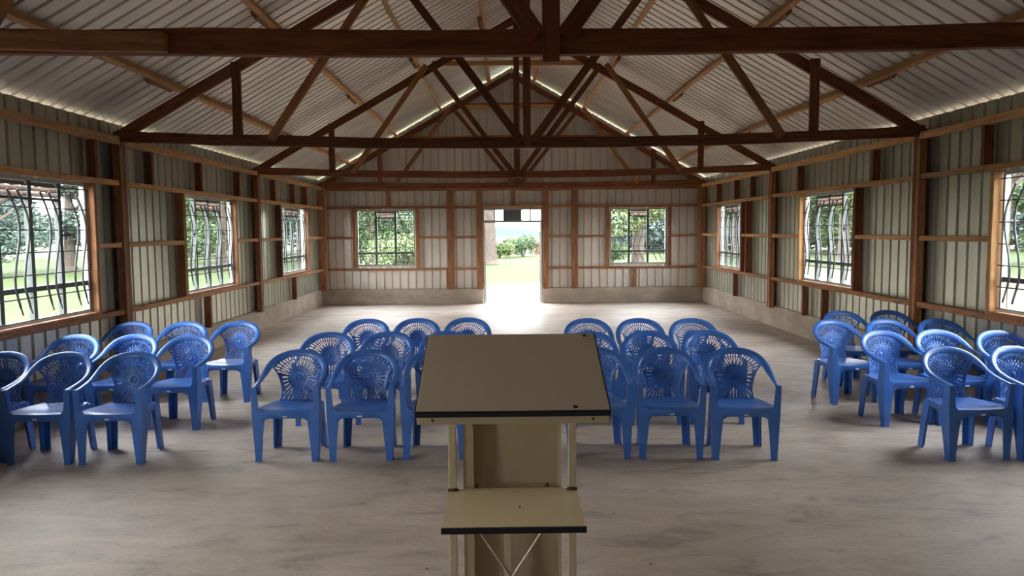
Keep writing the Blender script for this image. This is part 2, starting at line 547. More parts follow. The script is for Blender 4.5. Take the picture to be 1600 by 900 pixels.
# ------------------------------------------------------------------ windows
def window(num, pt, u0, u1, ncol, label):
    """pt(u, inward, z)"""
    root = empty('window_%d' % num, pt((u0 + u1) / 2, 0, WZ0))
    tag(root, label, kind='structure')

    def box(bm, a, b2, n0, n1, z0, z1):
        bx(bm, pt(a, n0, z0), pt(b2, n1, z1))
    w = u1 - u0
    cw = w / ncol
    zt = 1.285                                  # transom above the fixed bottom lights
    louvred = [1] if ncol == 3 else [1, 2]
    bm = bmesh.new()
    e = 0.035
    box(bm, u0, u0 + e, 0.0, 0.05, WZ0, WZ1)
    box(bm, u1 - e, u1, 0.0, 0.05, WZ0, WZ1)
    box(bm, u0 + e, u1 - e, 0.0, 0.05, WZ1 - e, WZ1)
    box(bm, u0 + e, u1 - e, 0.0, 0.05, WZ0, WZ0 + e + 0.015)
    mk('frame', bm, M['pale_frame'], root)
    for k in range(1, ncol):
        bm = bmesh.new()
        box(bm, u0 + k * cw - 0.027, u0 + k * cw + 0.027, 0.0, 0.05, WZ0 + e + 0.015, WZ1 - e)
        mk('mullion', bm, M['steel'], root)
    bm = bmesh.new()
    for k in range(ncol):
        a, c = u0 + k * cw + (0.027 if k else e), u0 + (k + 1) * cw - (0.027 if k < ncol - 1 else e)
        box(bm, a, c, 0.003, 0.046, zt - 0.025, zt + 0.025)
    mk('transom', bm, M['steel'], root)
    # panes
    bm = bmesh.new()
    for k in range(ncol):
        a, c = u0 + k * cw, u0 + (k + 1) * cw
        top = WZ1 - 0.2 if k in louvred else WZ1
        for z0, z1 in ((WZ0, zt), (zt, top)):
            bm.faces.new([bm.verts.new(pt(uu, 0.022, zz)) for uu, zz in ((a, z0), (c, z0), (c, z1), (a, z1))])
    mk('glass', bm, M['glass'], root)
    # louvre boards over the middle lights
    for k in louvred:
        a, c = u0 + k * cw + 0.027, u0 + (k + 1) * cw - 0.027
        bm = bmesh.new()
        box(bm, a, c, 0.005, 0.045, WZ1 - 0.215, WZ1 - 0.19)
        fr_ = mk('vent_frame', bm, M['steel'], root)
        bm = bmesh.new()
        for i in range(3):
            z = WZ1 - e - 0.006 - i * 0.05
            vs = [pt(a + 0.01, 0.045, z - 0.044), pt(c - 0.01, 0.045, z - 0.044), pt(c - 0.01, 0.012, z), pt(a + 0.01, 0.012, z)]
            vs2 = [pt(a + 0.01, 0.051, z - 0.038), pt(c - 0.01, 0.051, z - 0.038), pt(c - 0.01, 0.018, z + 0.004), pt(a + 0.01, 0.018, z + 0.004)]
            A = [bm.verts.new(p) for p in vs]
            B = [bm.verts.new(p) for p in vs2]
            bm.faces.new(A)
            bm.faces.new(B)
            for q in range(4):
                bm.faces.new((A[q], A[(q + 1) % 4], B[(q + 1) % 4], B[q]))
        mk('louvre', bm, M['vent'], root)
    # casement handles
    for k in range(ncol):
        if k in louvred:
            continue
        uu = u0 + cw - 0.07 if k == 0 else u1 - cw + 0.07
        bm = bmesh.new()
        box(bm, uu - 0.06, uu + 0.06, 0.05, 0.066, 1.79, 1.815)
        box(bm, uu - 0.012, uu + 0.012, 0.046, 0.056, 1.76, 1.845)
        mk('handle', bm, M['bar'], root)
    # security grille
    g = 0.078
    zs = [WZ1 - 0.075 - k * (WZ1 - WZ0 - 0.13) / 6 for k in range(7)]
    bm = bmesh.new()
    for z in zs:
        tube(bm, [pt(u0 + 0.01, g, z), pt(u1 - 0.01, g, z)], 0.0068, 6)
    for uu in (u0 + 0.065, u1 - 0.065):
        tube(bm, [pt(uu, g, zs[0] - 0.01), pt(uu, g, zs[-1] + 0.01)], 0.0068, 6)
    mk('grille_rods', bm, M['bar'], root)
    zt_, zb_ = WZ1 - 0.13, WZ0 + 0.12
    sh = [(0, 0), (0.06, 0.030), (0.12, 0.066), (0.2, 0.098), (0.28, 0.106), (0.38, 0.094), (0.5, 0.055), (0.6, 0.022), (0.7, 0.003), (0.78, 0.012), (0.86, 0.047), (0.93, 0.085), (1.0, 0.125)]
    for k in range(ncol):
        for j in (0, 1):
            off = u0 + k * cw + cw * (0.20 + 0.29 * j)
            bm = bmesh.new()
            tube(bm, [pt(off + d_ * cw / 0.48, g + 0.012 + 0.03 * math.sin(math.pi * f), zt_ + (zb_ - zt_) * f) for f, d_ in sh], 0.0105, 6)
            mk('grille_bar', bm, M['bar'], root, smooth=True, angle=60)
    return root


lp = lambda u, n, z: (-XS + 0.005 + n, u, z)
rp = lambda u, n, z: (XS - 0.005 - n, u, z)
ep = lambda u, n, z: (u, D + 0.125 - n, z)
where = ['behind the lectern, added for light', 'nearest the lectern', 'beside the blue chairs', 'midway along the wall', 'nearest the far corner']
num = 1
for wn, pt, nm in ((LW, lp, 'left'), (RW, rp, 'right')):
    for i, (a, b2) in enumerate(wn):
        window(num, pt, a, b2, 4 if b2 - a > 1.4 else 3, 'barred steel window in the %s wall %s' % (nm, where[i + 5 - len(wn)]))
        num += 1
for (a, b2), nm in zip(EW, ('left', 'right')):
    window(num, ep, a, b2, 3, 'barred three-light window in the far wall %s of the doorway' % nm)
    num += 1

# doorway with its glazed top lights and two leaves folded outward
dr = empty('door_1', (0, D + 0.1, 0))
tag(dr, 'open double doorway in the far wall with glazed top lights', kind='structure')
bm = bmesh.new()
for s in (-1, 1):
    bx(bm, (s * 0.74, D + 0.06, 0), (s * 0.705, D + 0.15, 2.38))
bx(bm, (-0.705, D + 0.06, 2.335), (0.705, D + 0.15, 2.38))
bx(bm, (-0.705, D + 0.06, 2.02), (0.705, D + 0.15, 2.065))
mk('door_frame', bm, M['pale_frame'], dr)
bm = bmesh.new()
for x in (-0.445, -0.215, 0.215, 0.445):
    bx(bm, (x - 0.016, D + 0.075, 2.065), (x + 0.016, D + 0.135, 2.335))
bx(bm, (-0.705, D + 0.075, 2.065), (0.705, D + 0.135, 2.08))
mk('glazing_bar', bm, M['slate'], dr)
bm = bmesh.new()
for a, c in ((-0.705, -0.461), (-0.429, -0.231), (0.231, 0.429), (0.461, 0.705)):
    bm.faces.new([bm.verts.new((x, D + 0.105, z)) for x, z in ((a, 2.08), (c, 2.08), (c, 2.335), (a, 2.335))])
mk('glass', bm, M['glass'], dr)
bm = bmesh.new()
bx(bm, (-0.199, D + 0.1, 2.08), (0.199, D + 0.12, 2.335))
for i in range(5):
    bx(bm, (-0.19, D + 0.078, 2.09 + i * 0.05), (0.19, D + 0.102, 2.125 + i * 0.05))
mk('vent_panel', bm, M['slate'], dr)
for s in (-1, 1):
    lf = empty('door_leaf', (0, 0, 0))
    lf.parent = dr
    lf.matrix_basis = Matrix.Translation((s * 0.70, 0.06, 0)) @ Matrix.Rotation(s * math.radians(-3), 4, 'Z')
    bm = bmesh.new()
    bx(bm, (-0.012, 0.0, 0.02), (0.012, 0.70, 2.01))
    for z in (0.06, 0.7, 1.35, 1.97):
        bx(bm, (-0.022, 0.01, z - 0.03), (0.022, 0.69, z + 0.03))
    for y in (0.03, 0.67):
        bx(bm, (-0.021, y - 0.025, 0.03), (0.021, y + 0.025, 2.0))
    p = mk('leaf_panel', bm, M['pale_frame'])
    p.parent = lf
    bm = bmesh.new()
    tube(bm, [(-s * 0.022, 0.62, 1.02), (-s * 0.06, 0.62, 1.02), (-s * 0.06, 0.55, 1.02)], 0.008)
    p = mk('door_handle', bm, M['bar'])
    p.parent = lf

# ------------------------------------------------------------------ roof trusses
def truss(y, name_label, zc, cx, sag, kw, hang=0.05, feet=(2.98, 2.98)):
    root = empty('roof_truss', (cx, y, zc))
    tag(root, name_label, 'roof truss', 'timber roof trusses across the hall')
    MD, MM = M['wood_dark'], M['wood_mid']
    F = (0, 1, 0)
    rc = 5.615 - 0.0
    ra = lambda x: rc - RS * abs(x)
    # chord as two lapped boards meeting off-centre
    timber('bottom_chord', (-4.74, y - 0.0, zc), (4.74, y, zc), 0.125, 0.055, F, MD, root, sag=sag, segs=16, jit=0.006)
    for s in (-1, 1):
        timber('rafter', (s * 4.80, y + 0.056, ra(4.80)), (0.0, y + 0.056, ra(0)), 0.13, 0.05, F, MD, root, segs=10, jit=0.004)
        timber('web', (cx + s * feet[s > 0], y - 0.053, zc - 0.01 - sag * 0.4), (cx + s * 1.62, y - 0.053, ra(1.5) + 0.03), 0.095, 0.045, F, MM, root, segs=5)
        timber('web', (cx + s * 0.07, y - 0.053, zc - sag + 0.02), (cx + s * 1.53, y - 0.053, ra(1.5) + 0.02), 0.092, 0.045, F, MD, root, segs=5)
        timber('strut', (cx + s * 3.35, y - 0.053, zc - 0.05), (cx + s * 3.35, y - 0.053, ra(3.35) + 0.05), 0.105, 0.045, F, MD, root, segs=3)
    timber('collar_tie', (-1.5, y + 0.103, 4.86), (1.5, y + 0.103, 4.86), 0.09, 0.04, F, MLT, root, segs=6)
    timber('king_post', (cx, y - 0.054, zc - sag - hang), (cx, y - 0.054, 5.66), kw, 0.05, F, MD, root)
    return root


t1 = truss(3.92, 'dark timber truss nearest the lectern, its king post end hanging below the chord', 2.845, 0.03, 0.065, 0.09, 0.115, (2.90, 2.56))
# lapped splice board on the near truss
timber('splice_board', (-4.5, 3.868, 2.815), (-1.93, 3.868, 2.782), 0.10, 0.045, (0, 1, 0), M['wood_mid'], t1, segs=6)
truss(8.77, 'dark timber roof truss over the back rows of chairs', 2.945, 0.06, 0.11, 0.085)
truss(13.63, 'brown timber roof truss over the empty floor near the far wall', 2.94, 0.03, 0.10, 0.10)
truss(D - 0.14, 'brown timber roof truss standing against the far gable wall', 2.99, 0.11, 0.06, 0.13)
# (one more stands behind the lectern, outside the picture, and is left out)

# purlins
def purlin(x, s, lab):
    zr = RZ - RS * x - 0.062
    p0, p1 = (s * x, BACK - 0.3, zr), (s * x, D + 0.4, zr)
    nrm = V((s * RS, 0, 1)).normalized()
    root = timber('purlin', p0, p1, 0.055, 0.10, tuple(nrm), M['wood_light'], None, segs=26, jit=0.008)
    tag(root, lab, 'purlin', 'purlins under the roof sheets')
    for y in (3.92, 8.77, 13.63):
        tn = V((1, 0, -s * RS)).normalized() * (1 if s > 0 else -1)
        dn = V((s, 0, -RS)).normalized() * 0.056
        a, c = V((s * x, y - 0.52, zr)) + dn, V((s * x, y + 0.06, zr)) + dn
        timber('splice_block', a, c, 0.05, 0.085, tuple(nrm), M['wood_mid'], root, segs=2)


for x, w in ((4.05, 'lowest'), (2.86, 'second lowest'), (1.76, 'second highest'), (0.56, 'highest')):
    for s, nm in ((-1, 'left'), (1, 'right')):
        purlin(x, s, '%s orange-brown timber purlin on the %s roof slope' % (w, nm))

# ------------------------------------------------------------------ the blue armchair
def L_loft(bm, secs, s, t):
    """tapering angle-section leg; each section (z, x_outer, x_inner, y_face, y_side_end)"""
    rings = []
    for z, xo, xi, yf, yb in secs:
        q = t if yb > yf else -t
        pts = [(xo, yf), (xi, yf), (xi, yf + q), (xo - t, yf + q), (xo - t, yb), (xo, yb)]
        rings.append([bm.verts.new((s * x, y, z)) for x, y in pts])
    for a, b2 in zip(rings, rings[1:]):
        for k in range(6):
            bm.faces.new((a[k], a[(k + 1) % 6], b2[(k + 1) % 6], b2[k]))
    bm.faces.new(rings[0])
    bm.faces.new(rings[-1])


def catmull(P, n):
    out = []
    for i in range(len(P) - 1):
        p0, p1, p2, p3 = P[max(i - 1, 0)], P[i], P[i + 1], P[min(i + 2, len(P) - 1)]
        for k in range(n):
            u = k / n
            out.append(0.5 * ((2 * p1) + (p2 - p0) * u + (2 * p0 - 5 * p1 + 4 * p2 - p3) * u * u + (3 * p1 - p0 - 3 * p2 + p3) * u ** 3))
    out.append(P[-1].copy())
    return out


def back_y(u, z):
    return 0.185 + 0.06 * (z - 0.40) / 0.40 - 1.2 * u * u


def make_chair():
    root = empty('armchair')
    P = M['plastic']
    # seat pan with apron
    bm = bmesh.new()
    nu, nv = 14, 12
    grid = []
    for j in range(nv + 1):
        v = j / nv
        y = -0.222 + v * 0.405
        hw = 0.252 - 0.070 * v ** 1.5
        row = []
        for i in range(nu + 1):
            u = 2 * i / nu - 1
            z = 0.415 - 0.018 * math.sin(math.pi * min(1, v * 1.05)) * (1 - u * u) - 0.008 * v
            if j == 0:
                z -= 0.010
            yy = y + (0.014 * u * u if j == 0 else 0) - 0.018 * (1 - u * u) * (1 if j == 0 else 0.7 if j == 1 else 0)
            row.append(bm.verts.new((u * hw, yy, z)))
        grid.append(row)
    for j in range(nv):
        for i in range(nu):
            bm.faces.new((grid[j][i], grid[j][i + 1], grid[j + 1][i + 1], grid[j + 1][i]))
    ring = grid[0] + [grid[j][nu] for j in range(1, nv + 1)] + grid[nv][::-1][1:] + [grid[j][0] for j in range(nv - 1, 0, -1)]
    low = []
    for w in ring:
        x, y, z = w.co
        q = abs(x)
        if y < -0.2:
            zz = 0.352 if q < 0.12 else 0.352 - 0.05 * min(1, (q - 0.12) / 0.075) ** 2
        else:
            zz = 0.362 - 0.03 * max(0, abs(y + 0.02) - 0.1) / 0.1 * 0.6
        low.append(bm.verts.new((x * 1.004, y - (0.004 if y < -0.2 else 0), zz)))
    for k in range(len(ring)):
        bm.faces.new((ring[k], ring[(k + 1) % len(ring)], low[(k + 1) % len(low)], low[k]))
    o = mk('seat', bm, P, root, smooth=True, angle=50)
    sd = o.modifiers.new('wall', 'SOLIDIFY'); sd.thickness = 0.004
    # small printed maker's mark on the apron
    bm = bmesh.new()
    for k in range(3):
        x = (k - 1) * 0.013
        bx(bm, (x - 0.0045, -0.2475, 0.361), (x + 0.0045, -0.2445, 0.373))
        if k == 1:
            bx(bm, (x - 0.0065, -0.2475, 0.366), (x + 0.0065, -0.2445, 0.370))
    o = mk('apron_mark', bm, M['white_mark'], root)
    o['label'] = 'small white printed mark'
    # back panel: toothed sun disc inside an open arch
    cz = 0.590
    half = [(0.0, 0.788), (0.06, 0.784), (0.115, 0.768), (0.165, 0.743), (0.202, 0.716), (0.222, 0.69), (0.200, 0.662), (0.178, 0.625), (0.162, 0.58), (0.150, 0.53), (0.144, 0.48), (0.150, 0.43), (0.165, 0.395), (0.0, 0.395)]
    poly = half + [(-x, z) for x, z in half[::-1][1:-1]]
    def outer(th):
        dx, dz = math.cos(th), math.sin(th)
        best = 0.3
        for (ax, az), (bx_, bz) in zip(poly, poly[1:] + poly[:1]):
            ex, ez = bx_ - ax, bz - az
            den = dx * ez - dz * ex
            if abs(den) < 1e-9:
                continue
            tt = ((ax) * ez - (az - cz) * ex) / den
            ss = ((ax) * dz - (az - cz) * dx) / den
            if tt > 0 and -1e-6 <= ss <= 1 + 1e-6:
                best = min(best, tt)
        return best
    N = 240
    bm = bmesh.new()
    cols = []
    for k in range(N):
        th = 2 * math.pi * k / N
        Ro = outer(th)
        R0 = 0.121
        r = [0.016, 0.030, 0.034, 0.048, 0.053, 0.098, R0, R0 + (Ro - R0) * 0.40, R0 + (Ro - R0) * 0.48, R0 + (Ro - R0) * 0.80, Ro]
        col = []
        for i, rr in enumerate(r):
            u, z = rr * math.cos(th), cz + rr * math.sin(th)
            lift = -0.008 if i in (0, 2, 3) else (-0.002 if i in (5, 6) else 0)
            col.append(bm.verts.new((u, back_y(u, z) + lift, z)))
        cols.append(col)
    c0 = bm.verts.new((0, back_y(0, cz) - 0.010, cz))
    for k in range(N):
        a, b2 = cols[k], cols[(k + 1) % N]
        deg = (k + 0.5) * 360 / N
        bm.faces.new((c0, a[0], b2[0]))
        top = 17 < deg < 163
        low_ = 222 < deg < 318
        ph = k % 10
        for i in range(10):
            keep = True
            if i == 5:                                   # slots between the teeth
                keep = ph < 6
            elif i >= 6:
                if top:
                    keep = i == 9 or i == 7 or k % 5 < 2     # arch strip over a fine open mesh
                elif low_:
                    keep = i in (7, 9) or k % 6 < 4
                else:
                    keep = i >= 7 or ph < 6
            if keep:
                bm.faces.new((a[i], a[i + 1], b2[i + 1], b2[i]))
    o = mk('backrest', bm, P, root, smooth=True, angle=40)
    sd = o.modifiers.new('wall', 'SOLIDIFY'); sd.thickness = 0.005
    # arm-and-back rim
    R_ = [(.248, -.214, .592, 1, 0, -.1), (.253, -.13, .602, 1, 0, -.15), (.254, -.03, .622, 1, 0, -.05), (.248, .065, .655, .97, 0, .25), (.228, .14, .704, .82, .1, .57), (.178, .197, .755, .55, .2, .83), (.098, .232, .786, .27, .25, .95), (0, .245, .796, 0, .28, .96)]
    full = R_ + [(-a, b2, c, -d_, e, f) for a, b2, c, d_, e, f in R_[::-1][1:]]
    pth = catmull([V(q[:3]) for q in full], 5)
    wds = catmull([V(q[3:]) for q in full], 5)
    bm = bmesh.new()
    rings = []
    n = 12
    for i, (p, wd) in enumerate(zip(pth, wds)):
        tg = (pth[min(i + 1, len(pth) - 1)] - pth[max(i - 1, 0)]).normalized()
        wd = (wd - tg * wd.dot(tg)).normalized()
        th_ = tg.cross(wd).normalized()
        if th_.y > 0 and abs(p.x) < 0.2 or (abs(p.x) >= 0.2 and th_.z < 0):
            th_ = -th_
        ww = 0.025 + 0.005 * max(0, min(1, (p.z - 0.62) / 0.1))
        r = []
        for k in range(n):
            a = 2 * math.pi * k / n
            ca, sa = math.cos(a), math.sin(a)
            cx_ = math.copysign(abs(ca) ** 0.6, ca) * ww
            # crown the band and roll its outer edge down
            cy_ = math.copysign(abs(sa) ** 0.6, sa) * 0.0065 - (0.012 * (cx_ / ww) ** 2 if cx_ > 0 else 0.003 * (cx_ / ww) ** 2)
            r.append(bm.verts.new(p + wd * cx_ + th_ * cy_))
        rings.append(r)
    for a, b2 in zip(rings, rings[1:]):
        for k in range(n):
            bm.faces.new((a[k], a[(k + 1) % n], b2[(k + 1) % n], b2[k]))
    bm.faces.new(rings[0]); bm.faces.new(rings[-1])
    mk('arm_rim', bm, P, root, smooth=True, angle=60)
    # legs, each one moulded angle; the front ones carry on up to the arms
    fs = [(0, .250, .196, -.226, -.165), (.014, .250, .196, -.226, -.165), (.0141, .247, .199, -.2235, -.167), (.2, .256, .184, -.226, -.140), (.31, .261, .172, -.226, -.118), (.395, .265, .180, -.226, -.108), (.43, .266, .212, -.224, -.135), (.52, .267, .221, -.224, -.152), (.596, .268, .226, -.226, -.165)]
    rs = [(0, .222, .168, .212, .150), (.2, .212, .152, .199, .130), (.395, .203, .135, .186, .105)]
    for s in (1, -1):
        for secs in (fs, rs):
            bm = bmesh.new()
            L_loft(bm, secs, s, 0.010)
            o = mk('leg', bm, P, root, smooth=True, angle=40)
    return root


def copy_tree(o, parent=None):
    c = o.copy()
    COL.objects.link(c)
    if parent:
        c.parent = parent
    for ch in kids[o.name]:
        copy_tree(ch, c)
    return c


chair = make_chair()
kids = {}
for o in bpy.data.objects:
    kids.setdefault(o.name, [])
    if o.parent:
        kids.setdefault(o.parent.name, []).append(o)

R = math.radians
BL = {
    'L': ('blue chairs under the left windows', 'under the left windows',
          [('front', [(-4.45, 6.02, 1, 'wall end'), (-3.90, 5.965, 0, 'middle'), (-3.33, 5.95, 0, 'aisle end')]),
           ('middle', [(-4.44, 7.06, 1, 'wall end'), (-3.87, 7.06, -2, 'middle'), (-3.29, 6.96, -4, 'aisle end')]),
           ('back', [(-4.42, 8.12, 0, 'wall end'), (-3.79, 8.06, 1, 'middle'), (-3.21, 8.07, -3, 'aisle end')])]),
    'ML': ('blue chairs left of the centre aisle', 'left of the lectern',
           [('front', [(-1.955, 5.975, 0, 'outer end'), (-1.365, 5.96, 0, 'middle'), (-0.785, 5.975, 0, 'aisle end')]),
            ('middle', [(-1.95, 7.07, 2, 'outer end'), (-1.375, 7.07, -2, 'middle'), (-0.795, 7.07, 0, 'aisle end')]),
            ('back', [(-1.785, 8.18, 0, 'outer end'), (-1.215, 8.19, 0, 'middle'), (-0.645, 8.20, 0, 'aisle end')])]),
    'MR': ('blue chairs right of the centre aisle', 'right of the lectern',
           [('front', [(0.525, 5.95, -2, 'aisle end'), (1.095, 5.92, -3, 'middle'), (1.67, 5.87, -5, 'outer end')]),
            ('middle', [(0.60, 6.95, 0, 'aisle end'), (1.175, 6.95, -1, 'middle'), (1.755, 6.955, -2, 'outer end')]),
            ('back', [(0.705, 8.03, -1, 'aisle end'), (1.275, 7.99, -2, 'middle'), (1.845, 7.93, -4, 'outer end')])]),
    'R': ('blue chairs beside the right wall', 'beside the right wall',
          [('front', [(3.44, 5.80, 4, 'aisle end'), (4.00, 5.79, 4, 'wall end')]),
           ('second', [(3.44, 6.83, 8, 'aisle end'), (3.97, 6.84, 4, 'middle'), (4.485, 6.72, 2, 'wall end')]),
           ('third', [(3.35, 7.70, 10, 'aisle end'), (3.92, 7.70, 5, 'middle'), (4.475, 7.69, 2, 'wall end')]),
           ('rearmost', [(3.83, 8.56, 4, 'aisle end'), (4.39, 8.56, 3, 'wall end')])]),
}
first = True
for key, (grp, place, rows) in BL.items():
    for rn, row in rows:
        for x, y, a, pos in row:
            c = chair if first else copy_tree(chair)
            first = False
            c.matrix_basis = Matrix.Translation((x, y, 0)) @ Matrix.Rotation(R(a), 4, 'Z')
            tag(c, 'blue plastic armchair, %s of the %s row %s' % (pos, rn, place), 'chair', grp)

# ------------------------------------------------------------------ the lectern
LX, LY = -0.195, 2.60     # centre, and the near edge of its sloping top
le = empty('lectern', (LX, LY + 0.25, 0))
tag(le, 'cream metal lectern with sloping top and lower shelf facing the chairs', 'lectern')
zn, zf, dep, hw = 1.162, 1.372, 0.50, 0.349
slope = math.atan2(zf - zn, dep)
tw = Matrix.Translation((LX, LY, zn)) @ Matrix.Rotation(slope, 4, 'X')
ln = math.hypot(dep, zf - zn)
def lbox(name, lo, hi, m, world=None, bev=0.002, parent=None):
    bm = bmesh.new()
    bx(bm, lo, hi)
    o = mk(name, bm, m, parent or le, world)
    if bev:
        b_ = o.modifiers.new('edge', 'BEVEL'); b_.width = bev; b_.segments = 2
    return o
lbox('top_panel', (-hw, 0.006, -0.020), (hw, ln, 0.0), M['top'], tw)
e = lbox('top_edging', (-hw - 0.002, -0.004, -0.021), (hw + 0.002, 0.006, 0.001), M['black'], tw)
for s in (-1, 1):
    lbox('top_edging', (s * hw, 0.006, -0.021), (s * (hw + 0.004), ln, -0.0005), M['black'], tw, 0.001)
lbox('top_lip', (-hw + 0.002, 0.010, -0.062), (hw - 0.002, 0.040, -0.0205), M['cream'], tw)
for x, y in ((0.308, ln - 0.02), (0.225, 0.025)):
    bm = bmesh.new()
    bmesh.ops.create_uvsphere(bm, u_segments=10, v_segments=6, radius=0.009, matrix=Matrix.Translation((x, y, 0.001)) @ Matrix.Scale(0.45, 4, (0, 0, 1)))
    mk('screw', bm, M['black'], le, tw, smooth=True)
for x in (-0.29, 0.29):
    bm = bmesh.new()
    bmesh.ops.create_uvsphere(bm, u_segments=10, v_segments=6, radius=0.006, matrix=Matrix.Translation((x, 0.0095, -0.042)) @ Matrix.Scale(0.5, 4, (0, 1, 0)))
    mk('screw', bm, M['rust'], le, tw, smooth=True)
# shelf
SZ, s0, s1 = 0.735, 2.60, 3.02
bm = bmesh.new()
A = [(-0.262, s0 + 0.008), (0.262, s0 + 0.008), (0.268, s1), (-0.262, s1)]
lo_ = [bm.verts.new((LX + x, y, SZ - 0.02)) for x, y in A]
hi_ = [bm.verts.new((LX + x, y, SZ)) for x, y in A]
bm.faces.new(lo_); bm.faces.new(hi_)
for k in range(4):
    bm.faces.new((lo_[k], lo_[(k + 1) % 4], hi_[(k + 1) % 4], hi_[k]))
mk('shelf', bm, M['shelf'], le)
lbox('shelf_edging', (LX - 0.264, s0 - 0.004, SZ - 0.021), (LX + 0.264, s0 + 0.008, SZ + 0.001), M['black'])
bm = bmesh.new()
bmesh.ops.create_uvsphere(bm, u_segments=8, v_segments=5, radius=0.005, matrix=Matrix.Translation((LX + 0.025, s0 + 0.2, SZ)))
mk('screw', bm, M['rust'], le)
# frame: two outer posts, folded back sheet with flanges, centre post, braces, foot frame
PY = s1 - 0.018
ztop = zn + (PY - LY) * math.tan(slope) - 0.030
for s in (-1, 1):
    lbox('post', (LX + s * 0.264, PY - 0.014, 0.03), (LX + s * 0.232, PY + 0.016, ztop), M['cream'])
    bm = bmesh.new()
    tube(bm, [(LX + s * 0.268, PY - 0.012, SZ + 0.004), (LX + s * 0.240, PY - 0.014, SZ + 0.005), (LX + s * 0.222, PY - 0.012, SZ + 0.004)], [0.006, 0.009, 0.004], 7)
    mk('weld_bead', bm, M['rust'], le)
PB = s1 + 0.105
bm = bmesh.new()
bx(bm, (LX - 0.205, PB, 0.05), (LX + 0.205, PB + 0.003, zf - 0.04))
bx(bm, (LX - 0.205, PB - 0.10, 0.05), (LX - 0.202, PB, ztop - 0.005))
bx(bm, (LX + 0.202, PB - 0.10, 0.05), (LX + 0.205, PB, ztop - 0.005))
bx(bm, (LX - 0.202, PB - 0.10, 0.05), (LX - 0.162, PB - 0.097, ztop - 0.006))
bx(bm, (LX + 0.190, PB - 0.10, 0.05), (LX + 0.202, PB - 0.097, ztop - 0.006))
mk('back_panel', bm, M['cream'], le)
for x in (-0.152, 0.145):
    bm = bmesh.new()
    bmesh.ops.create_uvsphere(bm, u_segments=8, v_segments=5, radius=0.010, matrix=Matrix.Translation((LX + x, PB - 0.098, SZ + 0.008)))
    mk('weld_bead', bm, M['rust'], le)
lbox('centre_post', (LX - 0.036, PY - 0.014, 0.03), (LX - 0.008, PY + 0.016, SZ - 0.022), M['cream'])
for s in (-1, 1):
    bm = bmesh.new()
    tube(bm, [(LX - 0.01 + s * 0.225, PY - 0.02 - s * 0.005, SZ - 0.024), (LX - 0.01, PY - 0.02 - s * 0.005, 0.362), (LX - 0.01 - s * 0.225, PY - 0.02 - s * 0.005, 0.032)], 0.0045, 7)
    mk('brace', bm, M['cream'], le)
bm = bmesh.new()
for s in (-1, 1):
    bx(bm, (LX + s * 0.264, LY + 0.02, 0.0), (LX + s * 0.232, PB + 0.03, 0.03))
bx(bm, (LX - 0.232, PB - 0.02, 0.0), (LX + 0.232, PB + 0.01, 0.03))
mk('foot_frame', bm, M['cream'], le)

# ------------------------------------------------------------------ outdoors
bm = bmesh.new()
bmesh.ops.create_grid(bm, x_segments=40, y_segments=40, size=450)
for v in bm.verts:
    v.co.z = GZ
tag(mk('ground', bm, M['ground']), 'green lawn and bare trodden earth around the hall', kind='structure')
bm = bmesh.new()
prev = None
for i in range(60):
    a = math.radians(15 + i * 150 / 59)
    r = 430
    h = 3.6 + 1.9 * math.sin(i * 0.62 + 0.6) + 1.2 * math.sin(i * 1.7 + 2)
    x, y = r * math.cos(a), r * math.sin(a)
    cur = [bm.verts.new((x * k, y * k, GZ - 0.5 + q)) for k, q in ((0.70, 0), (0.85, h * 0.45), (1.0, h), (1.2, h * 0.3))]
    if prev:
        for k in range(3):
            bm.faces.new((prev[k], cur[k], cur[k + 1], prev[k + 1]))
    prev = cur
tag(mk('hills', bm, M['hill'], smooth=True, angle=180), 'hazy blue hills on the horizon beyond the doorway', kind='structure')


def leaf_mesh(rng, blobs, n, size, shear=1.0):
    bm = bmesh.new()
    for _ in range(n):
        cx, cy, cz_, rx, rz_ = rng.choice(blobs)
        while True:
            p = V((rng.uniform(-1, 1), rng.uniform(-1, 1), rng.uniform(-1, 1)))
            if 0.35 < p.length < 1:
                break
        p = V((cx + p.x * rx, cy + p.y * rx, cz_ + p.z * rz_))
        a = V((rng.uniform(-1, 1), rng.uniform(-1, 1), rng.uniform(-.6, .6))).normalized()
        c = a.cross(V((rng.uniform(-1, 1), rng.uniform(-1, 1), rng.uniform(-1, 1)))).normalized()
        s = size * rng.uniform(0.6, 1.3)
        bm.faces.new([bm.verts.new(p + a * s), bm.verts.new(p + c * s * 0.45), bm.verts.new(p - a * s), bm.verts.new(p - c * s * 0.45)])
    return bm


